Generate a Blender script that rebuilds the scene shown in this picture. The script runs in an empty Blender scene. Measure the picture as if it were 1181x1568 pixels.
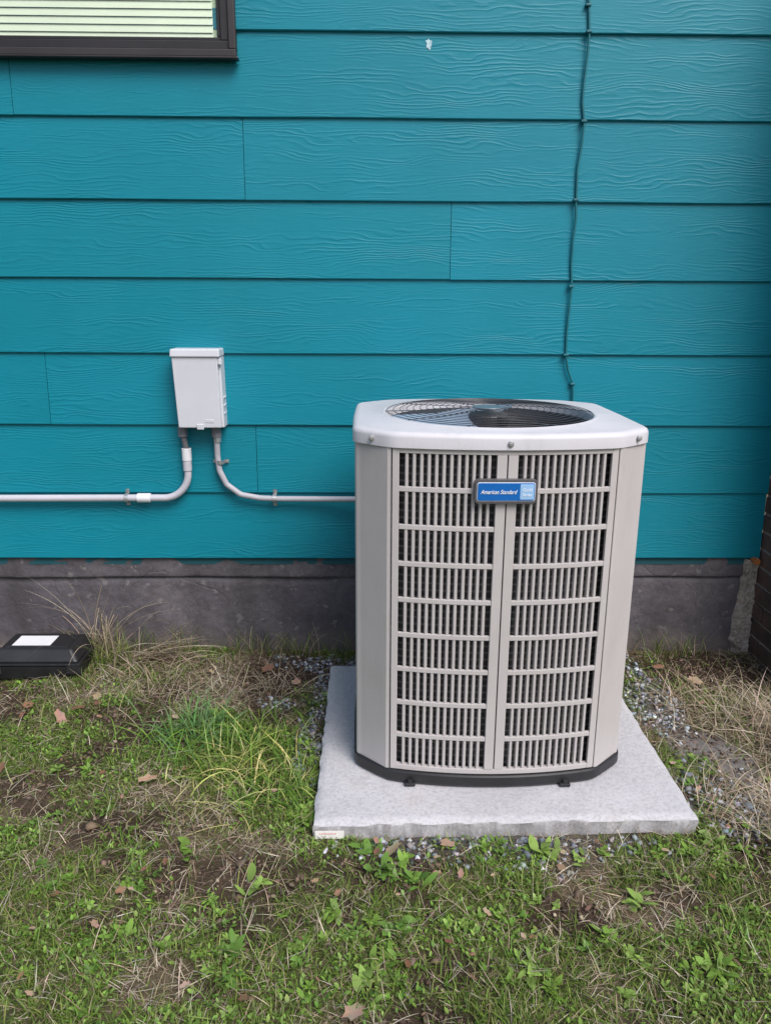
import bpy, math, random
import numpy as np
from mathutils import Matrix, Vector, noise as mnoise
R=math.radians
random.seed(4); rng=np.random.default_rng(7)
S=bpy.context.scene
# ------------------------------------------------------------------ helpers
def link(o,parent=None):
    S.collection.objects.link(o)
    if parent: o.parent=parent
    return o
def empty(name):
    return link(bpy.data.objects.new(name,None))
def mobj(name,v,f,mat=None,parent=None,smooth=False,bevel=0,seg=2):
    me=bpy.data.meshes.new(name); me.from_pydata([tuple(a) for a in v],[],f); me.update()
    if mat: me.materials.append(mat)
    if smooth: me.polygons.foreach_set('use_smooth',[True]*len(me.polygons))
    o=link(bpy.data.objects.new(name,me),parent)
    if bevel:
        m=o.modifiers.new('b','BEVEL'); m.width=bevel; m.segments=seg; m.limit_method='ANGLE'; m.angle_limit=R(35)
    return o
def boxvf(x0,x1,y0,y1,z0,z1):
    v=[(x0,y0,z0),(x1,y0,z0),(x1,y1,z0),(x0,y1,z0),(x0,y0,z1),(x1,y0,z1),(x1,y1,z1),(x0,y1,z1)]
    f=[(0,3,2,1),(4,5,6,7),(0,1,5,4),(1,2,6,5),(2,3,7,6),(3,0,4,7)]
    return v,f
def box(name,x0,x1,y0,y1,z0,z1,mat,parent=None,bevel=0,seg=2):
    v,f=boxvf(x0,x1,y0,y1,z0,z1); return mobj(name,v,f,mat,parent,False,bevel,seg)
class Acc:
    def __init__(s): s.v=[];s.f=[]
    def add(s,v,f):
        n=len(s.v); s.v+=list(v); s.f+=[tuple(i+n for i in q) for q in f]
def npmesh(name,V,F,mat,parent=None,col=None,smooth=False):
    me=bpy.data.meshes.new(name)
    k=F.shape[1]
    me.vertices.add(len(V)); me.vertices.foreach_set('co',V.astype(np.float32).ravel())
    me.loops.add(F.size); me.loops.foreach_set('vertex_index',F.astype(np.int32).ravel())
    me.polygons.add(len(F)); me.polygons.foreach_set('loop_start',(np.arange(len(F))*k).astype(np.int32))
    me.update(calc_edges=True); me.validate()
    if smooth: me.polygons.foreach_set('use_smooth',np.ones(len(me.polygons),dtype=bool))
    if col is not None:
        a=me.color_attributes.new('Col','FLOAT_COLOR','POINT')
        c=np.ones((len(V),4),np.float32); c[:,:3]=col; a.data.foreach_set('color',c.ravel())
    me.materials.append(mat)
    return link(bpy.data.objects.new(name,me),parent)
def tube(name,pts,r,mat,parent=None,smooth=True,res=4,cyclic=False):
    cu=bpy.data.curves.new(name,'CURVE'); cu.dimensions='3D'; cu.bevel_depth=r; cu.bevel_resolution=res
    if smooth:
        sp=cu.splines.new('NURBS'); sp.order_u=4; sp.use_endpoint_u=True; sp.resolution_u=8
    else: sp=cu.splines.new('POLY')
    sp.points.add(len(pts)-1)
    for p,q in zip(sp.points,pts): p.co=(*q,1)
    sp.use_cyclic_u=cyclic; cu.use_fill_caps=True
    cu.materials.append(mat)
    return link(bpy.data.objects.new(name,cu),parent)
def cyl(name,c,r,h,axis,mat,parent=None,n=24,r2=None,bevel=0):
    r2=r if r2 is None else r2
    v=[];f=[]
    for k,(rr,t) in enumerate(((r,-h/2),(r2,h/2))):
        for i in range(n):
            a=2*math.pi*i/n; p=(rr*math.cos(a),rr*math.sin(a),t)
            if axis=='x': p=(p[2],p[0],p[1])
            if axis=='y': p=(p[0],p[2],p[1])
            v.append((c[0]+p[0],c[1]+p[1],c[2]+p[2]))
    f=[(i,(i+1)%n,n+(i+1)%n,n+i) for i in range(n)]+[tuple(range(n))[::-1],tuple(range(n,2*n))]
    if axis=='y': f=[q[::-1] for q in f]
    o=mobj(name,v,f,mat,parent,False,bevel); return o
# numpy noise
_tab=np.random.default_rng(3).random((256,256))
def vn(x,y,s=0):
    x=np.asarray(x,float)+17.3*s+1000; y=np.asarray(y,float)+9.1*s+1000
    xi=np.floor(x).astype(int); yi=np.floor(y).astype(int); fx=x-xi; fy=y-yi
    fx=fx*fx*(3-2*fx); fy=fy*fy*(3-2*fy)
    g=lambda a,b:_tab[a%256,b%256]
    return (g(xi,yi)*(1-fx)+g(xi+1,yi)*fx)*(1-fy)+(g(xi,yi+1)*(1-fx)+g(xi+1,yi+1)*fx)*fy
def fbm(x,y,s=0,o=4):
    t=0;a=.5;w=0
    for k in range(o):
        t=t+a*vn(x*2**k,y*2**k,s+k*3); w+=a; a*=.5
    return t/w
def sm(a,b,x):
    t=np.clip((x-a)/(b-a),0,1); return t*t*(3-2*t)
def blob(x,y,cx,cy,rx,ry,soft=.5):
    d=np.sqrt(((x-cx)/rx)**2+((y-cy)/ry)**2)+ (fbm(x*9,y*9,5)-.5)*1.3
    return 1-sm(1-soft,1+soft*.5,d)
# ------------------------------------------------------------------ materials
class NT:
    def __init__(s,name):
        s.m=bpy.data.materials.new(name); s.m.use_nodes=True; s.t=s.m.node_tree; s.n=s.t.nodes
        s.p=s.n['Principled BSDF']; s.out=s.n['Material Output']
    def a(s,t,**k):
        n=s.n.new(t)
        for q,v in k.items():
            if q in n.inputs.keys(): n.inputs[q].default_value=v
            else: setattr(n,q,v)
        return n
    def l(s,a,b): s.t.links.new(a,b)
    def coord(s,scale=(1,1,1),loc=(0,0,0)):
        tc=s.a('ShaderNodeTexCoord'); mp=s.a('ShaderNodeMapping'); s.l(tc.outputs['Object'],mp.inputs['Vector'])
        mp.inputs['Scale'].default_value=scale; mp.inputs['Location'].default_value=loc; return mp.outputs[0]
    def noise(s,vec,scale,detail=4,rough=.55,dist=0):
        n=s.a('ShaderNodeTexNoise'); n.inputs['Scale'].default_value=scale; n.inputs['Detail'].default_value=detail
        n.inputs['Roughness'].default_value=rough; n.inputs['Distortion'].default_value=dist
        if vec: s.l(vec,n.inputs['Vector'])
        return n.outputs['Fac']
    def ramp(s,fac,stops):
        r=s.a('ShaderNodeValToRGB'); e=r.color_ramp.elements
        while len(e)<len(stops): e.new(.5)
        for k,(p,c) in enumerate(stops):
            e[k].position=p; e[k].color=(*c,1) if len(c)==3 else c
        s.l(fac,r.inputs[0]); return r.outputs[0]
    def mix(s,f,a,b,mode='MIX'):
        n=s.a('ShaderNodeMix',data_type='RGBA',blend_type=mode)
        for sock,v in ((n.inputs[0],f),(n.inputs[6],a),(n.inputs[7],b)):
            if isinstance(v,(int,float)): sock.default_value=v
            elif isinstance(v,tuple): sock.default_value=(*v,1)
            else: s.l(v,sock)
        return n.outputs[2]
    def math(s,op,a,b=0,c=None):
        n=s.a('ShaderNodeMath',operation=op)
        for i,v in enumerate((a,b,c)):
            if v is None: continue
            if isinstance(v,(int,float)): n.inputs[i].default_value=v
            else: s.l(v,n.inputs[i])
        return n.outputs[0]
    def bump(s,h,strength,dist,prev=None):
        b=s.a('ShaderNodeBump'); b.inputs['Strength'].default_value=strength; b.inputs['Distance'].default_value=dist
        s.l(h,b.inputs['Height'])
        if prev: s.l(prev,b.inputs['Normal'])
        s.l(b.outputs[0],s.p.inputs['Normal']); return b.outputs[0]
    def base(s,c,rough=None):
        if isinstance(c,tuple): s.p.inputs['Base Color'].default_value=(*c,1)
        else: s.l(c,s.p.inputs['Base Color'])
        if rough is not None:
            if isinstance(rough,(int,float)): s.p.inputs['Roughness'].default_value=rough
            else: s.l(rough,s.p.inputs['Roughness'])
def simple(name,c,rough=.5,var=.12,scale=8,metal=0,bump=0,bs=200):
    m=NT(name); v=m.coord()
    n=m.noise(v,scale,5,.6)
    lo=tuple(x*(1-var) for x in c); hi=tuple(min(1,x*(1+var)) for x in c)
    m.base(m.ramp(n,[(.3,lo),(.7,hi)]),rough); m.p.inputs['Metallic'].default_value=metal
    if bump: m.bump(m.noise(v,bs,3),bump,.001)
    return m.m
# siding
def siding_mat():
    m=NT('teal_siding_paint')
    at=m.a('ShaderNodeAttribute',attribute_name='rnd')
    tc=m.a('ShaderNodeTexCoord'); sep=m.a('ShaderNodeSeparateXYZ'); m.l(tc.outputs['Object'],sep.inputs[0])
    cx=m.a('ShaderNodeCombineXYZ')
    m.l(m.math('MULTIPLY_ADD',at.outputs['Fac'],37.0,sep.outputs[0]),cx.inputs[0])
    m.l(m.math('MULTIPLY',at.outputs['Fac'],11.0),cx.inputs[1]); m.l(sep.outputs[2],cx.inputs[2])
    V=cx.outputs[0]
    mp=m.a('ShaderNodeMapping'); mp.inputs['Scale'].default_value=(1.5,1,6.0); m.l(V,mp.inputs[0])
    n1=m.noise(mp.outputs[0],1.6,2,.5)           # broad warp
    mp3=m.a('ShaderNodeMapping'); mp3.inputs['Scale'].default_value=(7,1,22); m.l(V,mp3.inputs[0])
    n3=m.noise(mp3.outputs[0],1.5,2,.5)
    ph=m.math('MULTIPLY_ADD',n1,62.0,m.math('MULTIPLY',sep.outputs[2],470.0))
    ph=m.math('MULTIPLY_ADD',n3,11.0,ph)
    s=m.math('SINE',ph)
    s=m.math('MULTIPLY_ADD',s,.5,.5); s=m.math('POWER',s,2.6)
    mp2=m.a('ShaderNodeMapping'); mp2.inputs['Scale'].default_value=(1.5,1,13); m.l(V,mp2.inputs[0])
    msk=m.ramp(m.noise(mp2.outputs[0],1.3,3,.6),[(.42,(.05,)*3),(.68,(1,)*3)])
    g=m.math('MULTIPLY',s,msk)
    mp4=m.a('ShaderNodeMapping'); mp4.inputs['Scale'].default_value=(11,1,210); m.l(V,mp4.inputs[0])
    fine=m.noise(mp4.outputs[0],1.2,4,.7)
    h=m.math('MULTIPLY_ADD',fine,.6,g)
    m.bump(h,.50,.0018)
    big=m.noise(V,1.3,4,.6)
    c=m.ramp(big,[(.25,(.001,.178,.240)),(.75,(.001,.218,.305))])
    c=m.mix(m.math('MULTIPLY',at.outputs['Fac'],.5),c,(.001,.188,.240))
    c=m.mix(m.math('MULTIPLY',g,.22),c,(.001,.135,.20))
    c=m.mix(m.math('MULTIPLY',m.ramp(fine,[(.5,(0,)*3),(.8,(1,)*3)]),.30),c,(.02,.28,.38))  # embossed grain's highlights painted into the colour as lighter streaks
    mpd=m.a('ShaderNodeMapping'); mpd.inputs['Scale'].default_value=(1.2,1,.8); m.l(tc.outputs['Object'],mpd.inputs[0])
    d=m.ramp(m.noise(mpd.outputs[0],1.4,6,.6),[(.45,(0,)*3),(.8,(1,)*3)])
    c=m.mix(m.math('MULTIPLY',d,.18),c,(.03,.28,.37))
    m.base(c,.45); m.p.inputs['Specular IOR Level'].default_value=.32
    return m.m
SID=siding_mat()
def found_mat():
    m=NT('foundation_painted_concrete'); v=m.coord()
    n=m.noise(v,3.2,7,.68); n2=m.noise(v,45,5,.7)
    c=m.ramp(n,[(.3,(.060,.054,.063)),(.5,(.098,.088,.101)),(.72,(.155,.14,.152))])
    c=m.mix(m.math('MULTIPLY',m.ramp(n2,[(.4,(0,)*3),(.7,(1,)*3)]),.45),c,(.045,.04,.043))
    sp=m.ramp(m.noise(v,22,4,.6),[(.62,(0,)*3),(.66,(1,)*3)])
    c=m.mix(m.math('MULTIPLY',sp,.45),c,(.25,.23,.22))
    vs=m.coord((1,1,1)); sep=m.a('ShaderNodeSeparateXYZ'); m.l(vs,sep.inputs[0])
    lowm=m.ramp(m.math('MULTIPLY_ADD',m.noise(v,6,5,.7),.30,sep.outputs[2]),[(.16,(1,)*3),(.27,(0,)*3)])
    c=m.mix(m.math('MULTIPLY',lowm,.65),c,(.135,.112,.092))
    mv=m.coord((1,1,.35)); stn=m.ramp(m.noise(mv,5,5,.65),[(.50,(0,)*3),(.64,(1,)*3)])
    c=m.mix(m.math('MULTIPLY',stn,.5),c,(.040,.035,.037))
    m.base(c,.8)
    vo=m.a('ShaderNodeTexVoronoi',feature='DISTANCE_TO_EDGE'); vo.inputs['Scale'].default_value=2.6
    mpw=m.coord((1,1,.7)); nv=m.a('ShaderNodeTexNoise'); nv.inputs['Scale'].default_value=7; m.l(mpw,nv.inputs[0])
    mx=m.mix(.16,mpw,nv.outputs['Color']); m.l(mx,vo.inputs['Vector'])
    cr=m.ramp(vo.outputs['Distance'],[(0,(0,)*3),(.010,(1,)*3)])
    b=m.bump(n2,.6,.005); m.bump(m.math('MULTIPLY_ADD',m.noise(v,12,6,.7),1.0,m.math('MULTIPLY',cr,.18)),.8,.009,b)
    return m.m
def concrete_mat():
    m=NT('pad_concrete'); v=m.coord()
    n=m.noise(v,3.5,6,.65); f=m.noise(v,110,3,.6); sp=m.noise(v,380,2,.5)
    c=m.ramp(n,[(.3,(.42,.41,.435)),(.6,(.515,.505,.53)),(.85,(.58,.57,.595))])
    c=m.mix(m.ramp(f,[(.36,(.42,)*3),(.54,(0,)*3)]),c,(.27,.26,.27))
    c=m.mix(m.ramp(sp,[(.58,(0,)*3),(.68,(.5,)*3)]),c,(.70,.69,.70))
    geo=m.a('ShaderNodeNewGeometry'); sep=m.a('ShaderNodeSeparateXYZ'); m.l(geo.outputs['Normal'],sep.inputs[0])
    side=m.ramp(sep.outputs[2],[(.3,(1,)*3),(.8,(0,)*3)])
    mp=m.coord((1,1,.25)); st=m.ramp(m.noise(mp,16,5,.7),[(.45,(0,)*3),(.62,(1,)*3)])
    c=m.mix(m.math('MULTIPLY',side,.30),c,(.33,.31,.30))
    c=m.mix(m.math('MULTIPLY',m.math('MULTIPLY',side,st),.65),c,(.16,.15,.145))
    wt=m.ramp(m.noise(v,7,5,.7),[(.52,(0,)*3),(.68,(.4,)*3)])
    c=m.mix(wt,c,(.36,.33,.31))
    m.base(c,.85); m.bump(m.math('MULTIPLY_ADD',f,.6,m.noise(v,60,5,.7)),.6,.004)
    return m.m
def attr_mat(name,rough=.7,trans=.0,bump=0,spec=.3):
    m=NT(name); at=m.a('ShaderNodeAttribute',attribute_name='Col')
    m.base(at.outputs['Color'],rough); m.p.inputs['Specular IOR Level'].default_value=spec
    if trans:
        tr=m.a('ShaderNodeBsdfTranslucent'); m.l(at.outputs['Color'],tr.inputs[0])
        mx=m.a('ShaderNodeMixShader'); mx.inputs[0].default_value=trans
        m.l(m.p.outputs[0],mx.inputs[1]); m.l(tr.outputs[0],mx.inputs[2]); m.l(mx.outputs[0],m.out.inputs[0])
    return m.m
def ground_mat():
    m=NT('soil'); at=m.a('ShaderNodeAttribute',attribute_name='Col'); v=m.coord()
    n=m.noise(v,70,6,.75); n2=m.noise(v,260,3,.6)
    c=m.mix(.85,at.outputs['Color'],m.ramp(n,[(.3,(.42,.39,.37)),(.7,(1,1,1))]),'MULTIPLY')
    c=m.mix(m.ramp(n2,[(.60,(0,)*3),(.70,(.4,)*3)]),c,(.28,.22,.15))
    m.base(c,.95); m.p.inputs['Specular IOR Level'].default_value=.15
    m.bump(m.math('MULTIPLY_ADD',n2,.5,n),.9,.012)
    return m.m
def paint(name,c,dirt,amt):
    m=NT(name); v=m.coord()
    n=m.noise(v,3,5,.6); col=m.ramp(n,[(.3,tuple(q*.95 for q in c)),(.7,tuple(min(1,q*1.04) for q in c))])
    mp=m.coord((1,1,.35)); d=m.ramp(m.noise(mp,14,7,.75),[(.50,(0,)*3),(.75,(1,)*3)])
    col=m.mix(m.math('MULTIPLY',d,amt),col,dirt)
    m.base(col,m.math('MULTIPLY_ADD',m.noise(v,20,4),.2,.32)); m.bump(m.noise(v,700,3),.12,.001); return m.m
UNIT=paint('unit_paint',(.475,.445,.440),(.33,.29,.26),.25)
CAP=paint('unit_cap_paint',(.59,.575,.61),(.40,.39,.40),.35)
BLK=simple('black_plastic',(.016,.016,.018),.42,.3,20,bump=.2)
DARK=simple('unit_interior_dark',(.06,.065,.07),.7,.2,9)
def coil_mat():
    m=NT('condenser_coil'); 
    v=m.coord(); sep=m.a('ShaderNodeSeparateXYZ'); m.l(v,sep.inputs[0])
    s=m.math('SINE',m.math('MULTIPLY',sep.outputs[2],300.0))
    m.base(m.ramp(s,[(.3,(.07,.07,.075)),(.9,(.20,.195,.20))]),.5); m.p.inputs['Metallic'].default_value=.2
    return m.m
COIL=coil_mat()
STEEL=simple('galvanised_steel',(.45,.45,.46),.4,.2,30,.7)
PVC=simple('grey_pvc',(.50,.49,.54),.45,.06,6)
FLEX=simple('grey_flex_conduit',(.42,.41,.45),.45,.08,6)
BOXM=simple('grey_enamel',(.56,.57,.61),.4,.05,6)
FIT=simple('dark_fitting',(.16,.16,.18),.5,.15,20)
WHITEP=simple('white_pvc',(.72,.72,.75),.4,.05,20)
WCAB=simple('painted_cable',(.004,.12,.15),.5,.25,12)
FRAME=simple('window_frame_brown',(.020,.017,.018),.4,.2,9)
FRAME2=simple('window_trim_dark',(.030,.025,.026),.5,.2,9)
# ------------------------------------------------------------------ house
house=empty('teal_house')
Z0=.433; E=.272
joints={6:-1.26,5:-.464,4:.281,2:-1.247,1:-.46}
V=[];F=[];RN=[]
XL,XR=-5.0,1.582
for n in range(0,14):
    js=[]
    if n in joints: j=joints[n]; js=[j-3.66,j,j+3.66]
    else: j=random.choice([-2.1,-3.0,-1.9]); js=[j,j+3.66+.2]
    js=[q for q in js if XL+.1<q<XR-.1]
    xs=[XL]+sorted(js)+[XR]
    z=Z0+E*n
    for a,b in zip(xs[:-1],xs[1:]):
        a2=a+(.0010 if a>XL else 0); b2=b-(.0010 if b<XR else 0)
        dy=random.uniform(-.0008,.0008); dz=random.uniform(-.0012,.0012)
        yb=-.0205+dy; yt=-.0085
        nseg=max(2,int((b2-a2)/.12)); k=len(V)
        for i in range(nseg+1):
            x=a2+(b2-a2)*i/nseg; w=(vn(x*2.3,n*5.0,1)-.5)*.0022
            V+= [(x,-.0095,z+dz+w),(x,yb+.0025,z+dz+w),(x,yb,z+.003+dz+w),(x,yt,z+E+.02),(x,yt+.008,z+E+.02)]
        for i in range(nseg):
            for q in range(4):
                A=k+i*5+q; F.append((A,A+5,A+6,A+1))
        F.append(tuple(k+q for q in (0,1,2,3,4))); F.append(tuple(k+nseg*5+q for q in (4,3,2,1,0)))
        RN+= [random.random()]*((nseg+1)*5)
sid=mobj('siding',V,F,SID,house)
at=sid.data.attributes.new('rnd','FLOAT','POINT'); at.data.foreach_set('value',RN)
box('wall_core',XL,XR,-.003,.25,.40,4.25,simple('wall_sheathing',(.01,.08,.1),.8),house)
FM=found_mat()
xs=np.arange(-5,1.591,.02); zs=np.concatenate([np.arange(-.15,.33,.015),np.array([.334,.338,.342,.346]),np.arange(.352,.436,.012)])
X,Zg=np.meshgrid(xs,zs)
wob=(fbm(X*2.0,Zg*0+3,2)-.5)*.014
stp=sm(.332,.345,Zg+wob)
Y=.006-.008*stp-(fbm(X*7,Zg*7,4)-.5)*.014-(fbm(X*30,Zg*40,6,3)-.5)*.006
groove=np.exp(-((Zg+wob-.338)/.0045)**2)*sm(.3,.45,fbm(X*3,Zg,9)); Y+=groove*.014
Vn=np.stack([X,Y,Zg],-1).reshape(-1,3); nx=len(xs); nz=len(zs)
I,J=np.meshgrid(np.arange(nz-1),np.arange(nx-1),indexing='ij'); A=(I*nx+J).ravel()
npmesh('foundation',Vn,np.stack([A,A+1,A+nx+1,A+nx],-1),FM,house,smooth=True)
def mort_mat():
    m=NT('old_mortar'); v=m.coord(); n=m.noise(v,18,6,.7)
    c=m.ramp(n,[(.3,(.14,.11,.09)),(.45,(.34,.29,.25)),(.6,(.46,.40,.35)),(.75,(.40,.22,.12))])
    m.base(c,.9); m.bump(m.noise(v,70,6,.75),.9,.01); return m.m
zs=np.arange(-.05,.425,.006); v=[];f=[]; NQ=9
for i,z in enumerate(zs):
    w=.024+.065*float(fbm(z*9,1.0,3))*(1-.5*z/.43); p=.012+.02*float(fbm(z*22,2.0,4))
    row=[(1.582-w-.012,.006,z)]
    for q in range(NQ):
        t=q/(NQ-1); row.append((1.582-w+w*t+(float(vn(z*90,q*1.3,6))-.5)*.010,-p*(.6+.6*t)-(float(vn(z*110,q*1.7,8))-.5)*.014,z))
    v+=row
for i in range(len(zs)-1):
    for q in range(NQ): f.append((i*(NQ+1)+q,i*(NQ+1)+q+1,(i+1)*(NQ+1)+q+1,(i+1)*(NQ+1)+q))
mobj('corner_mortar',v,f,mort_mat(),house)
cyl('rusty_pipe_stub',(1.562,-.03,.425),.013,.04,'y',simple('rust_orange',(.42,.14,.04),.8,.4,40),house,16,bevel=.002)
v=[(.189,0,2.309)]; 
for i in range(14):
    a=i*2*math.pi/14; r=random.uniform(.6,1.2)
    v.append((.189+.012*r*math.cos(a),0,2.303+.018*r*math.sin(a)))
for k in range(len(v)): v[k]=(v[k][0],-.0205+.012*(v[k][2]-2.065)/.29-.0015,v[k][2])
mobj('bare_spot',v,[(0,1+i,1+(i+1)%14) for i in range(14)],simple('chipped_white',(.42,.60,.66),.7,.5,120),house)
# window
win=empty('window'); win.parent=house
wl,wr,wb,wt=-1.75,-.472,2.246,3.45
def framering(name,l,r,b,t,w,y0,y1,mat,bev=.003):
    box(name+'_bottom',l,r,y0,y1,b,b+w,mat,win,bev)
    box(name+'_top',l,r,y0,y1,t-w,t,mat,win,bev)
    box(name+'_left',l,l+w,y0+.0005,y1,b+w,t-w,mat,win,bev)
    box(name+'_right',r-w,r,y0+.0005,y1,b+w,t-w,mat,win,bev)
framering('trim',wl,wr,wb,wt,.024,-.050,.0,FRAME2)
framering('frame',wl+.024,wr-.024,wb+.024,wt-.024,.028,-.040,.0,FRAME)
framering('sash',wl+.052,wr-.052,wb+.052,wt-.052,.012,-.032,.0,FRAME)
box('sill_lip',wl-.006,wr+.008,-.058,-.02,wb-.008,wb-.0005,FRAME,win,.003)
gm=NT('window_glass'); gl=gm.a('ShaderNodeBsdfGlossy'); gl.inputs['Roughness'].default_value=.02; tp=gm.a('ShaderNodeBsdfTransparent'); tp.inputs[0].default_value=(.93,.96,.93,1)
mxs=gm.a('ShaderNodeMixShader'); mxs.inputs[0].default_value=.07; gm.l(tp.outputs[0],mxs.inputs[1]); gm.l(gl.outputs[0],mxs.inputs[2]); gm.l(mxs.outputs[0],gm.out.inputs[0])
mobj('glass',[(wl+.06,-.0285,wb+.06),(wr-.06,-.0285,wb+.06),(wr-.06,-.0285,wt-.06),(wl+.06,-.0285,wt-.06)],[(0,1,2,3)],gm.m,win)
BL=simple('blind_slat',(.76,.82,.66),.5,.06,4)
acc=Acc(); z=wb+.055
while z<wt-.06:
    acc.add([(wl+.07,-.0255,z),(wr-.078,-.0255,z),(wr-.078,-.021,z+.0225),(wl+.07,-.021,z+.0225)],[(0,1,2,3)]); z+=.024
mobj('blinds',acc.v,acc.f,BL,win)
box('backing_sheet',wl+.02,wr-.02,-.018,-.016,wb+.03,wt-.03,simple('blind_backing',(.50,.60,.42),.8),win)  # pale sheet added behind the slats to brighten the blinds; no room modelled
# ------------------------------------------------------------------ brick wall
bw=empty('brick_wall')
acc=Acc()
for c in range(38):
    z=-.05+c*.075; off=(c%2)*.105
    k=-1
    while True:
        y1=0-off-k*.21 ; y0=y1-.2; k+=1
        if y1<-.40: break
        a=max(y0,-.45); b=min(y1,-.002)
        if b-a<.03: continue
        j=random.uniform(-.005,.003)
        acc.add(*boxvf(1.585+j,1.70,a,b,z,z+.063))
def brick_mat():
    m=NT('dark_brick'); v=m.coord(); n=m.noise(v,9,5,.6)
    m.base(m.ramp(n,[(.3,(.050,.038,.035)),(.5,(.10,.062,.05)),(.75,(.17,.10,.08))]),.85); m.bump(m.noise(v,80,5,.7),.7,.004); return m.m
mobj('bricks',acc.v,acc.f,brick_mat(),bw,bevel=.004)
box('mortar_core',1.592,1.69,-.445,-.003,-.1,2.78,simple('brick_mortar',(.26,.23,.21),.95,.3,30,bump=.7,bs=80),bw)
# ------------------------------------------------------------------ cable on wall
cab=empty('wall_cable')
P=[(.728,3.4),(.732,2.9),(.729,2.6),(.729,2.436),(.738,2.337),(.737,2.27),(.731,2.18),(.730,2.12),(.741,2.05),(.737,1.98),(.728,1.9),(.730,1.79),(.734,1.74),(.729,1.66),(.728,1.58),(.735,1.49),(.731,1.42),(.728,1.33),(.730,1.243),(.742,1.19),(.764,1.14),(.768,1.05),(.772,.9),(.765,.7),(.76,.45)]
tube('cable',[(x,-.026,z) for x,z in P],.0042,WCAB,cab,res=3)
for z,x in ((2.42,.729),(2.34,.737),(2.06,.740),(1.80,.730),(1.50,.734),(1.25,.730),(1.14,.763),(.9,.772)):
    box('staple',x-.011,x+.009,-.034,-.015,z-.004,z+.004,WCAB,cab,.002)
# ------------------------------------------------------------------ disconnect box
dis=empty('electrical_disconnect_box')
cx=-.654; zb,zt=.976,1.270
def frus(name,b,t,mat,bev):
    v=[(b[0],b[2],b[4]),(b[1],b[2],b[4]),(b[1],b[3],b[4]),(b[0],b[3],b[4]),(t[0],t[2],t[4]),(t[1],t[2],t[4]),(t[1],t[3],t[4]),(t[0],t[3],t[4])]
    return mobj(name,v,[(0,3,2,1),(4,5,6,7),(0,1,5,4),(1,2,6,5),(2,3,7,6),(3,0,4,7)],mat,dis,False,bev,3)
frus('enclosure',(cx-.080,cx+.087,-.085,-.012,zb),(cx-.086,cx+.084,-.085,-.012,zt-.03),BOXM,.004)
frus('door',(cx-.082,cx+.078,-.104,-.0855,zb+.002),(cx-.093,cx+.076,-.104,-.0855,zt-.028),BOXM,.004)
frus('hood',(cx-.098,cx+.086,-.112,-.010,zt-.029),(cx-.096,cx+.084,-.108,-.010,zt),BOXM,.005)
cyl('hinge_boss',(cx+.082,-.095,zt-.045),.010,.02,'z',BOXM,dis,16)
box('latch_tab',cx-.012,cx+.014,-.108,-.1035,zb-.004,zb+.016,BOXM,dis,.002)
box('embossed_mark',cx+.02,cx+.052,-.1055,-.1038,zb+.022,zb+.034,BOXM,dis,.001)
for k in range(3): box('side_louvre',cx+.0845,cx+.0895,-.07,-.03,zb+.05+k*.03,zb+.056+k*.03,BOXM,dis,.001)
# ------------------------------------------------------------------ conduits
con=empty('electrical_conduit')
yw=-.042
cyl('connector_left',(-.735,-.05,.955),.019,.035,'z',FIT,con,8)
tube('nipple_left',[(-.735,-.05,.965),(-.733,-.048,.93),(-.728,yw,.89)],.011,FIT,con)
cyl('coupling_left',(-.727,yw,.865),.0185,.05,'z',WHITEP,con,24,bevel=.002)
def arc(cx_,cz,r,a0,a1,n=14): return [(cx_+r*math.cos(R(a0+(a1-a0)*i/n)),yw,cz+r*math.sin(R(a0+(a1-a0)*i/n))) for i in range(n+1)]
pts=[(-.7265,yw,.89),(-.7265,yw,.80)]+arc(-.8265,.79,.1,0,-90)+[(-.9,yw,.69),(-1.3,yw,.688),(-2.6,yw,.684)]
tube('pipe_left',pts,.0140,PVC,con,smooth=False,res=6)
cyl('coupling_elbow',(-.727,yw,.82),.017,.04,'z',PVC,con,24,bevel=.002)
cyl('coupling_horizontal',(-.905,yw,.690),.0185,.052,'x',WHITEP,con,24,bevel=.002)
cyl('connector_right',(-.606,-.05,.955),.019,.038,'z',FIT,con,8)
cyl('nut_right',(-.604,-.049,.93),.015,.03,'z',STEEL,con,8)
pts=[(-.606,-.05,.96),(-.606,-.049,.92),(-.608,yw,.86),(-.603,yw,.80),(-.578,yw,.745),(-.525,yw,.704),(-.45,yw,.690),(-.38,yw,.687),(-.2,yw,.686),(-.05,yw-.01,.688),(.03,yw-.06,.69),(.09,-.2,.69),(.1,-.28,.69)]
tube('flex_whip',pts,.0115,FLEX,con)
def strap(x,z,horiz=True,r=.017):
    pr=[]
    for i in range(9):
        t=math.pi*i/8; pr.append((-math.cos(t)*r,-math.sin(t)*r*1.0))
    pr=[(-r-.016,0.018)]+[(-r,0.018)]+pr+[(r,.018)]+[(r+.016,.018)]
    v=[]
    for (u,w) in pr:
        for s in (-.007,.007):
            p=(x+s,yw+w,z+u) if horiz else (x+u,yw+w,z+s); v.append(p)
    f=[(2*i,2*i+1,2*i+3,2*i+2) for i in range(len(pr)-1)]
    o=mobj('strap',v,f,STEEL,con); m=o.modifiers.new('s','SOLIDIFY'); m.thickness=.0015
    for sg in (-1,1):
        c=(x,yw+.014,z+sg*(r+.010)) if horiz else (x+sg*(r+.010),yw+.014,z)
        cyl('strap_screw',c,.004,.006,'y',STEEL,con,8)
strap(-.974,.689); strap(-.392,.687); strap(-.598,.835,False,.014)
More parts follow.
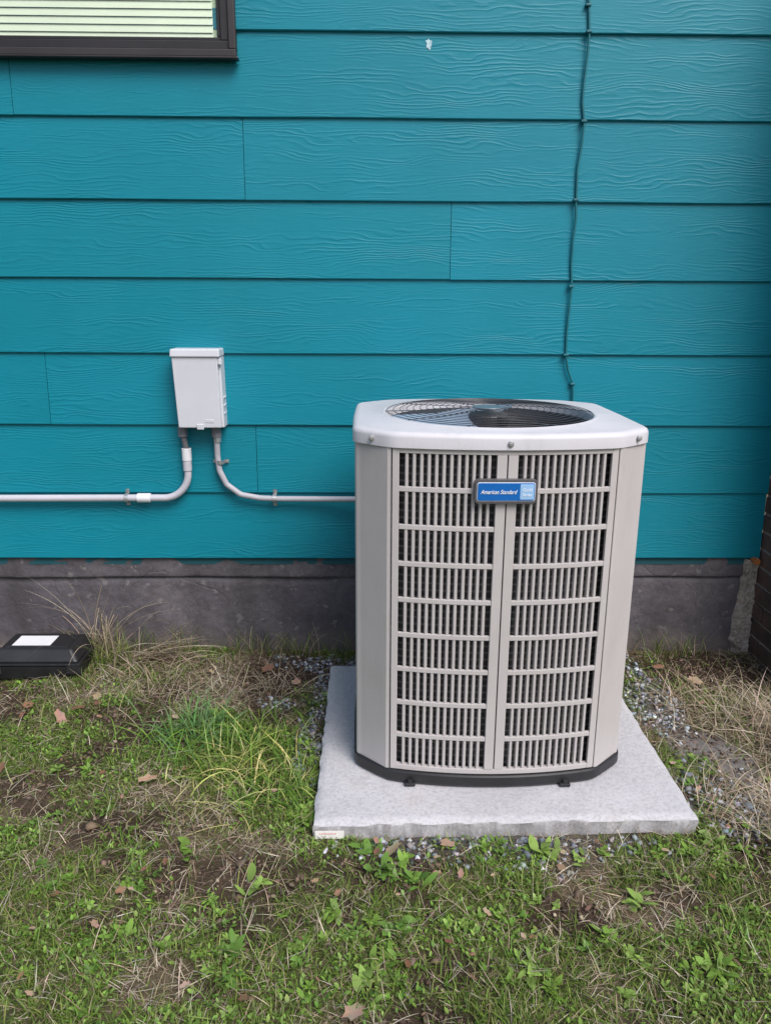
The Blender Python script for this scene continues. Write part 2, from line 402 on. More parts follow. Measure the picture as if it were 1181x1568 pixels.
# ------------------------------------------------------------------ air conditioner
ac=empty('air_conditioner_unit'); CX,CY=.353,-.6265
ZB=.051
HF=.305; HS=.405; YF=-.352; YS=-.266; BUL=.035
def bulge_path(p0,p1,b):
    p0=np.array(p0);p1=np.array(p1);d=p1-p0;L=np.linalg.norm(d);t=d/L;nrm=np.array([t[1],-t[0]])
    def f(s,off=0):
        u=s/(L/2); q=(p0+p1)/2+t*s+nrm*(b*(1-u*u)+off)
        return (CX+q[0],CY+q[1])
    return f,L
def sweep(f,s0,s1,z0,z1,off,th,n,acc):
    v=[];fa=[]
    for i in range(n+1):
        s=s0+(s1-s0)*i/n; a=f(s,off); b=f(s,off-th)
        v+=[(*a,z0),(*a,z1),(*b,z1),(*b,z0)]
    for i in range(n):
        for q in range(4): fa.append((i*4+q,i*4+(q+1)%4,i*4+4+(q+1)%4,i*4+4+q))
    fa=[q[::-1] for q in fa]
    fa+=[(0,1,2,3),(n*4+3,n*4+2,n*4+1,n*4)]
    acc.add(v,fa)
def louvre(p0,p1,b,name,nb=13,mull=.028,edge=.020):
    f,L=bulge_path(p0,p1,b); H=L/2
    rails=Acc(); bars=Acc()
    zt0,zb0=1.052,.110; pitch=(zt0-zb0+.015)/9
    sweep(f,-H+.0015,-H+edge,.094,1.075,0,.016,1,rails); sweep(f,H-edge,H-.0015,.094,1.075,0,.016,1,rails)
    sweep(f,-mull,-.0018,.1105,1.0515,.0012,.018,1,rails); sweep(f,.0018,mull,.1105,1.0515,.0003,.018,1,rails)
    sweep(f,-H+edge,H-edge,zt0,1.075,-.0004,.016,24,rails); sweep(f,-H+edge,H-edge,.094,zb0,-.0004,.016,24,rails)
    for k in range(1,9):
        z=zb0+k*pitch-.015
        sweep(f,-H+edge,-mull,z+.001,z+.0145,-.0008,.010,12,rails); sweep(f,mull,H-edge,z+.001,z+.0145,-.0008,.010,12,rails)
    W=H-edge-mull; p=W/nb; bwid=.0096
    for sd in (-1,1):
        for i in range(1,nb):
            s=sd*(mull+i*p)
            q=[f(s-bwid*.30,-.0022),f(s+bwid*.30,-.0022),f(s+bwid*.5,-.006),f(s+bwid*.45,-.020),f(s-bwid*.45,-.020),f(s-bwid*.5,-.006)]
            v=[(*a,zb0-.005) for a in q]+[(*a,zt0+.005) for a in q]
            fa=[(j,(j+1)%6,6+(j+1)%6,6+j) for j in range(6)]
            bars.add(v,fa)
    mobj(name+'_frame',rails.v,rails.f,UNIT,ac,bevel=.0012,seg=2)
    mobj(name+'_bars',bars.v,bars.f,UNIT,ac)
    return f
ff=louvre((-HF,YF),(HF,YF),BUL,'front_grille')
louvre((HF,-YF),(-HF,-YF),BUL,'rear_grille')
louvre((HS,YS),(HS,-YS),.004,'right_grille',11)
louvre((-HS,-YS),(-HS,YS),.004,'left_grille',11)
def post(sx,sy,name):
    P=[(HF+.001,YF+.0005),(HF+.012,YF+.0035),(HS-.014,YS-.0125),(HS-.003,YS-.004),(HS+.001,YS+.006),(HS+.001,YS+.020)]
    Q=[(HF+.001,YF+.018),(HF+.012,YF+.018),(HS-.020,YS),(HS-.016,YS+.004),(HS-.014,YS+.010),(HS-.014,YS+.020)]
    v=[]
    for (a,b),(c,d) in zip(P,Q):
        for z in (.092,1.075): v.append((CX+sx*a,CY+sy*b,z))
        for z in (1.075,.092): v.append((CX+sx*c,CY+sy*d,z))
    f=[]
    for i in range(5):
        for q in range(4): f.append((i*4+q,i*4+(q+1)%4,i*4+4+(q+1)%4,i*4+4+q))
    if sx*sy>0: f=[q[::-1] for q in f]
    f+=[(0,1,2,3),(20,21,22,23)]
    mobj(name,v,f,UNIT,ac,bevel=.002)
for sx in (-1,1):
    for sy in (-1,1): post(sx,sy,'corner_post')
poly=[]
for i in range(17):
    s=-HF+2*HF*i/16; poly.append((s,YF-BUL*(1-(s/HF)**2)))
poly+=[(HS,YS),(HS+.003,0),(HS,-YS)]
for i in range(17):
    s=HF-2*HF*i/16; poly.append((s,-YF+BUL*(1-(s/HF)**2)))
poly+=[(-HS,-YS),(-HS-.003,0),(-HS,YS)]
def radial(th):
    dx,dy=math.cos(th),math.sin(th); best=0
    for (ax,ay),(bx,by) in zip(poly,poly[1:]+poly[:1]):
        ex,ey=bx-ax,by-ay; den=dx*ey-dy*ex
        if abs(den)<1e-9: continue
        t=(ax*ey-ay*ex)/den; u=(ax*dy-ay*dx)/den
        if t>0 and -1e-6<=u<=1+1e-6: best=max(best,t)
    return best
N=240
rad=np.array([radial(2*math.pi*i/N) for i in range(N)])
def smooth_r(r,k):
    for _ in range(k): r=(np.roll(r,1)+r*2+np.roll(r,-1))/4
    return r
rs=smooth_r(rad,3)
ang=np.arange(N)*2*math.pi/N
def rings(name,levels,mat,cap_top=False,cap_bot=False,smooth=True):
    v=[];f=[]
    for r,z in levels:
        rr=rs+r if np.isscalar(r) else r
        for i in range(N): v.append((CX+rr[i]*math.cos(ang[i]),CY+rr[i]*math.sin(ang[i]),z))
    for k in range(len(levels)-1):
        for i in range(N):
            j=(i+1)%N; f.append((k*N+i,k*N+j,(k+1)*N+j,(k+1)*N+i))
    if cap_top: f.append(tuple((len(levels)-1)*N+i for i in range(N)))
    if cap_bot: f.append(tuple(range(N))[::-1])
    o=mobj(name,v,f,mat,ac,smooth)
    if smooth:
        m=o.modifiers.new('e','EDGE_SPLIT'); m.split_angle=R(28)
    return o
circ=lambda r: np.full(N,r)
GR=.318
rings('top_cap',[(-.012,1.0655),(.007,1.0655),(.0085,1.067),(.0085,1.094),(.0075,1.099),(.004,1.104),(-.002,1.1075),(-.012,1.109),(circ(GR+.016),1.111),(circ(GR+.007),1.115),(circ(GR),1.114),(circ(GR-.004),1.108),(circ(GR-.006),1.085)],CAP)
rings('fan_shroud',[(circ(GR-.0062),1.087),(circ(GR-.0062),.86)],simple('shroud_grey',(.07,.07,.078),.5,.1,6))
rings('base_pan',[(-.02,ZB+.002),(.005,ZB+.004),(.009,ZB+.010),(.009,.088),(.006,.0925),(-.02,.0925)],BLK,cap_bot=True,smooth=False)
rings('coil',[(-.040,.09),(-.040,1.06)],COIL)
rings('fan_well_floor',[(circ(.02),.86),(circ(.31),.858)],DARK)
GW=simple('grille_wire',(.05,.05,.055),.3,.2,20,.2)
def dome(r): return 1.117+.014*(1-(r/GR)**2)
def guard(name,rad_,ringset,spokes):
    cu=bpy.data.curves.new(name,'CURVE'); cu.dimensions='3D'; cu.bevel_depth=rad_; cu.bevel_resolution=1
    for r in ringset:
        sp=cu.splines.new('POLY'); n=80; sp.points.add(n-1)
        for i in range(n):
            a=2*math.pi*i/n; sp.points[i].co=(CX+r*math.cos(a),CY+r*math.sin(a),dome(r),1)
        sp.use_cyclic_u=True
    for k in range(spokes):
        sp=cu.splines.new('POLY'); n=10; sp.points.add(n-1)
        for i in range(n):
            rr=.05+(GR-.05)*i/(n-1); a=2*math.pi*k/spokes+.5*(1-rr/GR)
            sp.points[i].co=(CX+rr*math.cos(a),CY+rr*math.sin(a),dome(rr)-.002,1)
    cu.materials.append(GW); link(bpy.data.objects.new(name,cu),ac)
guard('fan_guard',.0011,list(np.arange(.068,GR-.003,.0205)),10)
cyl('motor_cap',(CX,CY,1.128),.050,.005,'z',simple('motor_plate',(.22,.24,.28),.3,.2,20,.5),ac,40,bevel=.002)
cyl('fan_motor',(CX,CY,1.08),.060,.06,'z',simple('motor_black',(.05,.05,.055),.35),ac,40,bevel=.006)
FB=simple('fan_blade',(.26,.33,.43),.4,.15,6,.0)
v=[];f=[]
for k in range(3):
    a0=2*math.pi*k/3+R(80)
    b=len(v)
    for i in range(9):
        t=i/8
        for j in range(5):
            rr=.05+(.25)*j/4; aa=a0+(t-.5)*(1.1-.2*j/4)+.2*j/4
            v.append((CX+rr*math.cos(aa),CY+rr*math.sin(aa),1.090-.034*(t-.5)))
    for i in range(8):
        for j in range(4): q=b+i*5+j; f.append((q,q+1,q+6,q+5))
mobj('fan_blades',v,f,FB,ac,True)
def screw(p):
    cyl('screw_washer',p,.0085,.003,'y',STEEL,ac,20,bevel=.001)
    cyl('screw_head',(p[0],p[1]-.003,p[2]),.0055,.005,'y',STEEL,ac,6,bevel=.001)
screw((CX+.004,CY+YF-BUL-.0100,1.083))
screw((CX-.36,CY-.322,1.086)); screw((CX+.365,CY-.318,1.086))
for s in (-.245,.215):
    x,y=ff(s,.0)
    box('foot_tab',x-.016,x+.016,y-.022,y+.02,ZB+.001,ZB+.012,BLK,ac,.003)
    cyl('foot_bolt',(x,y-.012,ZB+.016),.008,.012,'z',BLK,ac,12)
fy=CY+YF-BUL
BR=simple('badge_rim',(.085,.08,.085),.4,.1,10)
def rrect(name,x0,x1,z0,z1,y0,y1,r,mat):
    pts=[]
    for (cx_,cz,a) in ((x1-r,z1-r,0),(x0+r,z1-r,90),(x0+r,z0+r,180),(x1-r,z0+r,270)):
        for i in range(7): t=R(a+15*i); pts.append((cx_+r*math.cos(t),cz+r*math.sin(t)))
    n=len(pts); v=[(p[0],y0,p[1]) for p in pts]+[(p[0],y1,p[1]) for p in pts]
    f=[tuple(range(n))[::-1],tuple(range(n,2*n))]+[(i,(i+1)%n,n+(i+1)%n,n+i) for i in range(n)]
    return mobj(name,v,f,mat,ac,False,.0012)
bx0,bx1,bz0,bz1=CX-.0875,CX+.0795,.924,.990
emi=lambda name,c,r=.3: simple(name,c,r,.05,10)
rrect('badge_rim',bx0,bx1,bz0,bz1,fy-.016,fy+.002,.012,BR)
rrect('badge_edge',bx0+.006,bx1-.006,bz0+.007,bz1-.007,fy-.0172,fy-.012,.007,simple('badge_silver',(.5,.55,.62),.3,.05,10))
rrect('badge_face',bx0+.008,bx1-.008,bz0+.009,bz1-.009,fy-.0182,fy-.013,.006,emi('badge_blue',(.006,.12,.42)))
rrect('badge_panel',bx1-.047,bx1-.010,bz0+.012,bz1-.012,fy-.0190,fy-.014,.003,emi('badge_light_blue',(.30,.50,.75)))
WT=emi('badge_white',(.85,.87,.9))
def text(s,x,z,size,mat,shear=0):
    cu=bpy.data.curves.new('badge_lettering','FONT'); cu.body=s; cu.size=size; cu.shear=shear; cu.align_x='CENTER'; cu.extrude=.0003; cu.offset=.0001
    cu.materials.append(mat); o=link(bpy.data.objects.new('badge_lettering',cu),ac)
    o.location=(x,fy-.0196,z); o.rotation_euler=(R(90),0,0); return o
t=text('American Standard',CX-.0245,.952,.0160,WT,.4); t.scale=(.76,1.0,1)
text('Gold',CX+.051,.959,.0125,emi('badge_white2',(.8,.85,.95)),.2); text('Series',CX+.051,.946,.0105,emi('badge_white3',(.8,.85,.95)),.2)
# ------------------------------------------------------------------ concrete pad
pad=empty('concrete_pad')
x0,x1,y0,y1=-.165,.908,-1.172,-.205
nx_,ny_=90,80
xs=np.linspace(0,1,nx_); ys=np.linspace(0,1,ny_)
v=[];f=[]
for j,w in enumerate(ys):
    for i,u in enumerate(xs):
        x,y=x0+(x1-x0)*u,y0+(y1-y0)*w+.022*u*(1-w)
        e=min(u,1-u)*1.07; e2=min(w,1-w)*.97; d=min(e,e2)
        rough=float(vn(x*22,y*22,2))*.55+float(vn(x*60,y*60,3))*.45
        drop=max(0,1-d/(.006+.014*rough))*.009*(0.3+rough)
        z=.050+ (float(fbm(np.array(x*12),np.array(y*12),6))-.5)*.002-drop
        v.append((x,y,z))
for j in range(ny_-1):
    for i in range(nx_-1):
        a=j*nx_+i; f.append((a,a+1,a+nx_+1,a+nx_))
loop=[i for i in range(nx_)]+[j*nx_+nx_-1 for j in range(1,ny_)]+[(ny_-1)*nx_+i for i in range(nx_-2,-1,-1)]+[j*nx_ for j in range(ny_-2,0,-1)]
prev=loop
for lv,z in enumerate((.040,.028,.014,0,-.04)):
    cur=[]
    for q in loop:
        x,y,_=v[q]; o=(float(vn(x*30,y*30+z*50,lv))-.5)*.008+.003
        dx=1 if x>x1-.003 else (-1 if x<x0+.003 else 0); dy=1 if y>y1-.003 else (-1 if y<y0+.025 else 0)
        cur.append(len(v)); v.append((x+dx*o,y+dy*o,z))
    m=len(loop)
    for i in range(m): j=(i+1)%m; f.append((prev[j],prev[i],cur[i],cur[j]))
    prev=cur
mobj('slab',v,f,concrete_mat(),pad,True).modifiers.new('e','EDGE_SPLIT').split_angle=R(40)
box('paper_label',x0+.004,x0+.084,y0-.0100,y0-.0085,.006,.031,simple('label_paper',(.80,.77,.75),.6),pad)
RED=simple('label_red_ink',(.55,.04,.05),.6)
for k in range(9): box('label_print',x0+.016+k*.0052,x0+.016+k*.0052+random.uniform(.002,.0038),y0-.0106,y0-.0098,.021,.0235,RED,pad)
# ------------------------------------------------------------------ ground
def padmask(x,y,m=0): return (x>x0-m)&(x<x1+m)&(y>y0-m)&(y<y1+m)
def gh(x,y):
    h=(fbm(x*1.6,y*1.6,11)-.5)*.05+(fbm(x*9,y*9,12)-.5)*.024
    dx=np.maximum(np.maximum(x0-x,x-x1),0); dy=np.maximum(np.maximum(y0-y,y-y1),0)
    d=np.sqrt(dx*dx+dy*dy); h=h*(.25+.75*sm(0,.25,d))
    h=h+.018*sm(-.2,0,y)*sm(-.5,-.9,x)
    return h
SANDP=(1.13,-.78,.15,.17)
def gravel_m(x,y):
    g=.85*blob(x,y,-.225,-.70,.06,.26)
    g=np.maximum(g,.8*blob(x,y,.36,-1.200,.44,.045)); g=np.maximum(g,.4*blob(x,y,.36,-1.24,.5,.07))
    g=np.maximum(g,.85*blob(x,y,1.04,-.40,.14,.27)); g=np.maximum(g,.5*blob(x,y,1.05,-.98,.15,.22))
    g=np.maximum(g,.7*blob(x,y,-.20,-.30,.05,.14)); g=np.maximum(g,blob(x,y,.35,-.1,.6,.1))
    g=np.maximum(g,.5*blob(x,y,-.32,-.42,.10,.05))
    return g*(1-.8*blob(x,y,*SANDP))
def soil_m(x,y):
    s=blob(x,y,-.34,-.21,.24,.20); s=np.maximum(s,blob(x,y,1.32,-.20,.42,.19)); s=np.maximum(s,blob(x,y,-.86,-.72,.10,.08))
    s=np.maximum(s,blob(x,y,*SANDP)); s=np.maximum(s,.9*blob(x,y,-.35,-.42,.14,.16)); s=np.maximum(s,.8*blob(x,y,.18,-1.27,.12,.05))
    s=np.maximum(s,.7*blob(x,y,.85,-1.4,.2,.07)); s=np.maximum(s,.8*blob(x,y,.15,-1.62,.12,.06)); s=np.maximum(s,.7*blob(x,y,-.3,-1.45,.14,.05))
    s=np.maximum(s,sm(.56,.64,fbm(x*6.5,y*6.5,24))*.85)
    return s
def green_m(x,y):
    g=sm(.34,.54,fbm(x*5.0+3,y*5.0,31)+ .10*(-.95-y))
    g=np.maximum(g,blob(x,y,-.5,-.72,.28,.2)); g=np.maximum(g*(1-.55*blob(x,y,-.75,-.25,.6,.22)),0)
    g=g*(1-.7*blob(x,y,1.35,-.7,.36,.35))
    return g
fx=np.arange(-2.2,2.2001,.014); far=np.array([3,4,6,10,20,45,100,250]); 
gx=np.concatenate([-far[::-1]-0.,[-2.5],fx,[2.5],far])
fy_=np.arange(-2.4,.0401,.014); gy=np.concatenate([-far[::-1]-0.,[-2.7],fy_,[.3,1],far])
X,Y=np.meshgrid(gx,gy); H=gh(X,Y)+(fbm(X*28,Y*28,14)-.5)*.018*((np.abs(X)<2.3)&(Y>-2.5))
H=np.where(padmask(X,Y,-.03),-.03,H); H=np.where(Y>.02,np.minimum(H,-.01),H)
gm_=gravel_m(X,Y); s_=soil_m(X,Y); g_=green_m(X,Y); dn=fbm(X*6,Y*6,41)[...,None]
soil=np.array([.075,.050,.037]); th=np.array([.18,.145,.09]); gr=np.array([.10,.125,.042]); gv=np.array([.15,.148,.155]); sand=np.array([.31,.29,.28])
C=th*(.6+.8*dn); C=C*(1-.6*g_[...,None])+gr*.6*g_[...,None]
C=C*(1-s_[...,None])+soil*(.7+.6*dn)*s_[...,None]; C=C*(1-.8*gm_[...,None])+gv*.8*gm_[...,None]
sd=blob(X,Y,*SANDP)[...,None]; C=C*(1-.9*sd)+sand*.9*sd
nx=len(gx); ny=len(gy); I,J=np.meshgrid(np.arange(ny-1),np.arange(nx-1),indexing='ij'); A=(I*nx+J).ravel()
npmesh('ground',np.stack([X,Y,H],-1).reshape(-1,3),np.stack([A,A+1,A+nx+1,A+nx],-1),ground_mat(),None,C.reshape(-1,3),True)
def strips(name,bx,by,head,length,width,lean,curl,col,Sg,mat,leaf=False,zoff=0,root_shade=.62,parent=None):
    N=len(bx); bz=gh(bx,by)+zoff
    pos=np.stack([bx,by,bz],-1); P=[pos.copy()]
    tw=rng.normal(0,.35,N)
    for k in range(Sg):
        phi=lean+curl*((k+.5)/Sg); hh=head+tw*(k/Sg)
        st=np.stack([np.sin(phi)*np.cos(hh),np.sin(phi)*np.sin(hh),np.cos(phi)],-1)*(length/Sg)[:,None]
        pos=pos+st; g=gh(pos[:,0],pos[:,1])+.003; pos[:,2]=np.maximum(pos[:,2],g); P.append(pos.copy())
    P=np.stack(P,1)
    t=np.arange(Sg+1)/Sg
    w=(np.sin(np.pi*np.clip(t*.86+.12,0,1))**.8 if leaf else (1-t**1.6)*.9+.08)
    sa=head+math.pi/2
    sdv=np.stack([np.cos(sa),np.sin(sa),rng.normal(0,.25,N)],-1)
    off=sdv[:,None,:]*(width[:,None]*w[None,:]*.5)[...,None]
    Vv=np.stack([P-off,P+off],2).reshape(-1,3)
    base=(np.arange(N)*(Sg+1)*2)[:,None]+ (np.arange(Sg)*2)[None,:]
    Fv=np.stack([base,base+1,base+3,base+2],-1).reshape(-1,4)
    cc=np.repeat(col[:,None,:],(Sg+1)*2,1); sh=(root_shade+(1-root_shade)*np.repeat(t,2))[None,:,None]; cc=(cc*sh).reshape(-1,3)  # shade between blades painted into vertex colour, darkest at the base
    return npmesh(name,Vv,Fv,mat,parent,cc)
def scatter(n,prob,xr=(-2.1,2.1),yr=(-2.15,-.012)):
    x=rng.uniform(*xr,n); y=rng.uniform(*yr,n); p=prob(x,y); k=(rng.random(n)<p)&~padmask(x,y,.004)
    return x[k],y[k]
def pal(cols,n,jit=.22,w=None):
    c=np.array(cols); i=rng.choice(len(c),n,p=w); return c[i]*np.clip(1+rng.normal(0,jit,(n,1)),.3,2)*(1+rng.normal(0,.05,(n,3)))
GM=attr_mat('grass_blades',.55,.35); DM=attr_mat('straw',.7,.2); LM=attr_mat('weed_leaves',.5,.25)
greens=[(.165,.26,.04),(.23,.32,.065),(.11,.19,.035),(.32,.37,.11)]
drys=[(.54,.44,.31),(.42,.33,.22),(.70,.61,.48),(.25,.18,.12)]
lawn=empty('grass')
x,y=scatter(240000,lambda x,y:np.clip(green_m(x,y)*1.0+.11,0,1)*(1-.90*soil_m(x,y))*(1-.93*gravel_m(x,y)))
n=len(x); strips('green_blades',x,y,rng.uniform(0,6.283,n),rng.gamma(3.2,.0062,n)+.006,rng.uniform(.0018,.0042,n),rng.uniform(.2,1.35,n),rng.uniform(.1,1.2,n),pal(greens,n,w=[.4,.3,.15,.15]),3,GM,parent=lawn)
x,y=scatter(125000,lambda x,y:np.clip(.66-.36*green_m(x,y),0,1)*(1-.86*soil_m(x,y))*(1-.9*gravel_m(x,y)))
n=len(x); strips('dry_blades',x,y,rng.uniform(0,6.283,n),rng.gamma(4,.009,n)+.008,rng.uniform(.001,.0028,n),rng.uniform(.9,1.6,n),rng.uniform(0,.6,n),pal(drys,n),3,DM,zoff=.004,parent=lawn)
def tuft(cx_,cy,rx,ry,n,L,W,cols,mat,name,lean=(.1,.8),curl=(.4,1.5),seg=5,head=None):
    x=rng.normal(cx_,rx*.5,n); y=rng.normal(cy,ry*.5,n); k=~padmask(x,y,.004)&(y<-.01); x=x[k];y=y[k];n=len(x)
    k=rng.random(n)>.85*blob(x,y,*SANDP); x=x[k];y=y[k];n=len(x)
    h=rng.uniform(0,6.283,n) if head is None else rng.normal(head,.6,n)
    strips(name,x,y,h,rng.uniform(*L,n),rng.uniform(*W,n),rng.uniform(*lean,n),rng.uniform(*curl,n),pal(cols,n),seg,mat,parent=lawn)
lush=[(.17,.32,.04),(.24,.41,.065),(.13,.25,.045),(.32,.45,.11)]
tuft(-.47,-.72,.32,.18,420,(.07,.16),(.003,.006),lush,GM,'lush_tuft',(.2,1.1))
tuft(-.60,-.64,.14,.10,150,(.09,.18),(.004,.007),[(.14,.30,.09),(.22,.39,.15)],GM,'lush_tuft',(.3,1.2))
tuft(-.32,-.95,.16,.14,180,(.06,.14),(.003,.005),lush,GM,'lush_tuft',(.3,1.2))
tuft(-.40,-.85,.2,.2,160,(.08,.18),(.003,.005),[(.78,.70,.32),(.65,.64,.20)],DM,'lush_tuft',(.5,1.2))
tuft(-.22,-1.0,.05,.25,120,(.04,.10),(.003,.005),lush,GM,'lush_tuft',(.3,1.2))
for cx_,cy in ((-.95,-.04),(-1.12,-.05),(-.55,-.04),(-.40,-.05),(-.32,-.05),(1.2,-.04),(1.3,-.05),(-.78,-.05),(-.15,-.08),(.95,-.1)):
    tuft(cx_,cy,.12,.04,50,(.05,.16),(.0018,.0035),greens+drys[:2],GM,'wall_tuft',(0,.5),(.2,1.2))
for i in range(120):
    a=random.uniform(-1.5,1.4); b=random.uniform(-1.85,-.25)
    if float(green_m(np.array([a]),np.array([b]))[0])>.25: tuft(a,b,.05,.04,26,(.025,.06),(.002,.004),greens+lush[:2],GM,'small_tuft',(.2,1.2),(.2,1.0),4)
tuft(-1.12,-.07,.07,.05,55,(.22,.50),(.003,.0048),[(.62,.50,.38),(.5,.38,.26)],DM,'dry_straw',(.0,.6),(.5,1.9),10)
tuft(-.98,-.10,.16,.06,110,(.15,.42),(.0025,.004),drys[:3],DM,'dry_straw',(.5,1.3),(.3,1.0),9,head=-.25)
tuft(-1.08,-.12,.12,.06,90,(.05,.18),(.002,.004),greens,GM,'wall_tuft',(.1,.8))
tuft(1.42,-.62,.24,.22,600,(.10,.30),(.0018,.0035),drys[:3],DM,'dry_straw',(.7,1.4),(.2,.8),7)
tuft(1.14,-1.05,.2,.16,320,(.08,.22),(.0018,.0035),drys[:3],DM,'dry_straw',(.7,1.4),(.2,.8),7)
tuft(1.16,-.42,.14,.10,130,(.08,.22),(.0018,.0035),drys,DM,'dry_straw',(.7,1.4),(.2,.8),7)
tuft(-.45,-.33,.25,.10,140,(.06,.16),(.0015,.003),drys[:3],DM,'dry_straw',(.5,1.4),(.2,.8),6)
tuft(-.85,-.35,.5,.2,350,(.06,.16),(.0015,.003),drys[:3],DM,'dry_straw',(.5,1.4),(.2,.8),6)
tuft(-.9,-1.0,1.2,.9,340,(.06,.15),(.0015,.003),drys[:3],DM,'dry_straw',(.9,1.5),(.1,.5),6)
tuft(.4,-1.5,1.3,.5,280,(.05,.12),(.0015,.003),drys[:3],DM,'dry_straw',(.9,1.5),(.1,.5),6)
# weeds
W=[(-.015,-1.24,.048),(.02,-1.30,.042),(.11,-1.35,.048),(.08,-1.27,.04),(.47,-1.23,.062),(.66,-1.40,.047),(.55,-1.53,.037),(-.30,-1.34,.047),(-.50,-1.22,.047),
 (.06,-1.50,.042),(-.33,-1.56,.047),(.0,-1.63,.053),(.03,-1.58,.042),(.60,-1.58,.040),(.76,-1.62,.047),(-.20,-1.10,.055),(-.19,-1.05,.04),(.55,-1.27,.035),(.85,-1.25,.032),(-.6,-1.5,.04),(-.1,-1.45,.038),(.3,-1.45,.03),(.35,-1.62,.038),(-.15,-1.66,.038),(.93,-1.2,.035),(1.0,-.1,.03),(.76,-1.25,.03)]
nr=520; rx=rng.uniform(-1.6,1.6,nr); ry=rng.uniform(-2.0,-.4,nr)
k=(green_m(rx,ry)>.4)&~padmask(rx,ry,.03); W+=[(a,b,c) for a,b,c in zip(rx[k],ry[k],rng.uniform(.012,.028,nr)[k])]
bx=[];by=[];hd=[];ln=[];wd=[];le=[];cuu=[];co=[]
for (a,b,s) in W:
    m=random.randint(10,18); ph=random.random()*6; base=random.choice([(.24,.41,.07),(.20,.34,.055),(.29,.44,.10),(.16,.30,.055)])
    for i in range(m):
        bx.append(a+random.gauss(0,s*.30)); by.append(b+random.gauss(0,s*.30)); hd.append(ph+i*2.4+random.gauss(0,.3)); ln.append(s*random.uniform(.35,1.05)); wd.append(ln[-1]*random.uniform(.32,.55))
        le.append(random.uniform(.7,1.4)); cuu.append(random.uniform(.1,.9)); q=random.uniform(.7,1.2); co.append([c*q for c in base])
A_=np.array
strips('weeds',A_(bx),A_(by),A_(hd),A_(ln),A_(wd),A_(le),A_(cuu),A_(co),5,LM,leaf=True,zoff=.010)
x,y=scatter(70000,lambda x,y:sm(.40,.58,fbm(x*6,y*6,51))*green_m(x,y)*(1-soil_m(x,y)))
n=len(x); l=rng.uniform(.006,.016,n); strips('small_leaves',x,y,rng.uniform(0,6.28,n),l,l*rng.uniform(.4,.7,n),rng.uniform(.6,1.4,n),rng.uniform(0,.5,n),pal([(.20,.35,.055),(.27,.42,.09),(.15,.28,.045)],n),3,LM,leaf=True,zoff=.011,parent=lawn)
# stones
t=(1+5**.5)/2
ico=np.array([(-1,t,0),(1,t,0),(-1,-t,0),(1,-t,0),(0,-1,t),(0,1,t),(0,-1,-t),(0,1,-t),(t,0,-1),(t,0,1),(-t,0,-1),(-t,0,1)])/1.902
icf=np.array([(0,11,5),(0,5,1),(0,1,7),(0,7,10),(0,10,11),(1,5,9),(5,11,4),(11,10,2),(10,7,6),(7,1,8),(3,9,4),(3,4,2),(3,2,6),(3,6,8),(3,8,9),(4,9,5),(2,4,11),(6,2,10),(8,6,7),(9,8,1)])
def stones(name,x,y,r,col,mat,flat=.65,sink=.2,parent=None):
    n=len(x); v=ico[None]*(1+rng.normal(0,.26,(n,12,1))); sc=np.stack([rng.uniform(.7,1.4,n),rng.uniform(.5,1.0,n),rng.uniform(flat*.7,flat*1.3,n)],-1)
    v=v*sc[:,None,:]*r[:,None,None]; a=rng.uniform(0,6.28,n); ca,sa=np.cos(a)[:,None],np.sin(a)[:,None]
    tl=rng.normal(0,.4,n)[:,None]; v=np.stack([v[...,0],v[...,1]*np.cos(tl)-v[...,2]*np.sin(tl),v[...,1]*np.sin(tl)+v[...,2]*np.cos(tl)],-1)
    v=np.stack([v[...,0]*ca-v[...,1]*sa,v[...,0]*sa+v[...,1]*ca,v[...,2]],-1)
    v=v+np.stack([x,y,gh(x,y)+r*(flat-sink)],-1)[:,None,:]
    Fv=(icf[None]+(np.arange(n)*12)[:,None,None]).reshape(-1,3)
    return npmesh(name,v.reshape(-1,3),Fv,mat,parent,np.repeat(col,12,0))
SM=attr_mat('crushed_rock',.75,0,spec=.3)
gcol=[(.19,.21,.24),(.26,.285,.32),(.35,.365,.39),(.13,.14,.16),(.27,.25,.23),(.50,.50,.53)]
x,y=scatter(24000,lambda x,y:gravel_m(x,y)*.85,(-.5,1.5),(-1.4,-.02)); n=len(x)
stones('gravel',x,y,rng.gamma(5,.0009,n)+.0020,pal(gcol,n),SM)
x,y=scatter(36000,lambda x,y:.22+.78*soil_m(x,y)*(1-gravel_m(x,y))); n=len(x)
stones('soil_crumbs',x,y,rng.gamma(3,.0011,n)+.0012,pal([(.12,.080,.058),(.16,.115,.085),(.07,.048,.036),(.28,.22,.17)],n,w=[.4,.25,.3,.05]),SM)
LV=[(-1.02,-.42),(-1.06,-.50),(-1.25,-.47),(-.66,-.32),(-1.17,-.86),(-1.50,-.43),(-.04,-1.73),(.05,-1.24),(.20,-1.22),(-.30,-.30),(-.42,-.2),(1.25,-.3),(1.15,-.18),(-.7,-.9),(1.2,-1.2),(-1.1,-.56),(-1.0,-.47),(-1.14,-.45),(-.98,-.52)]
for i in range(150): LV.append((random.uniform(-1.5,1.4),random.uniform(-1.7,-.15)))
lv=[p for p in LV if not padmask(A_([p[0]]),A_([p[1]]),.01)[0]]
v=[];f=[];cc=[]
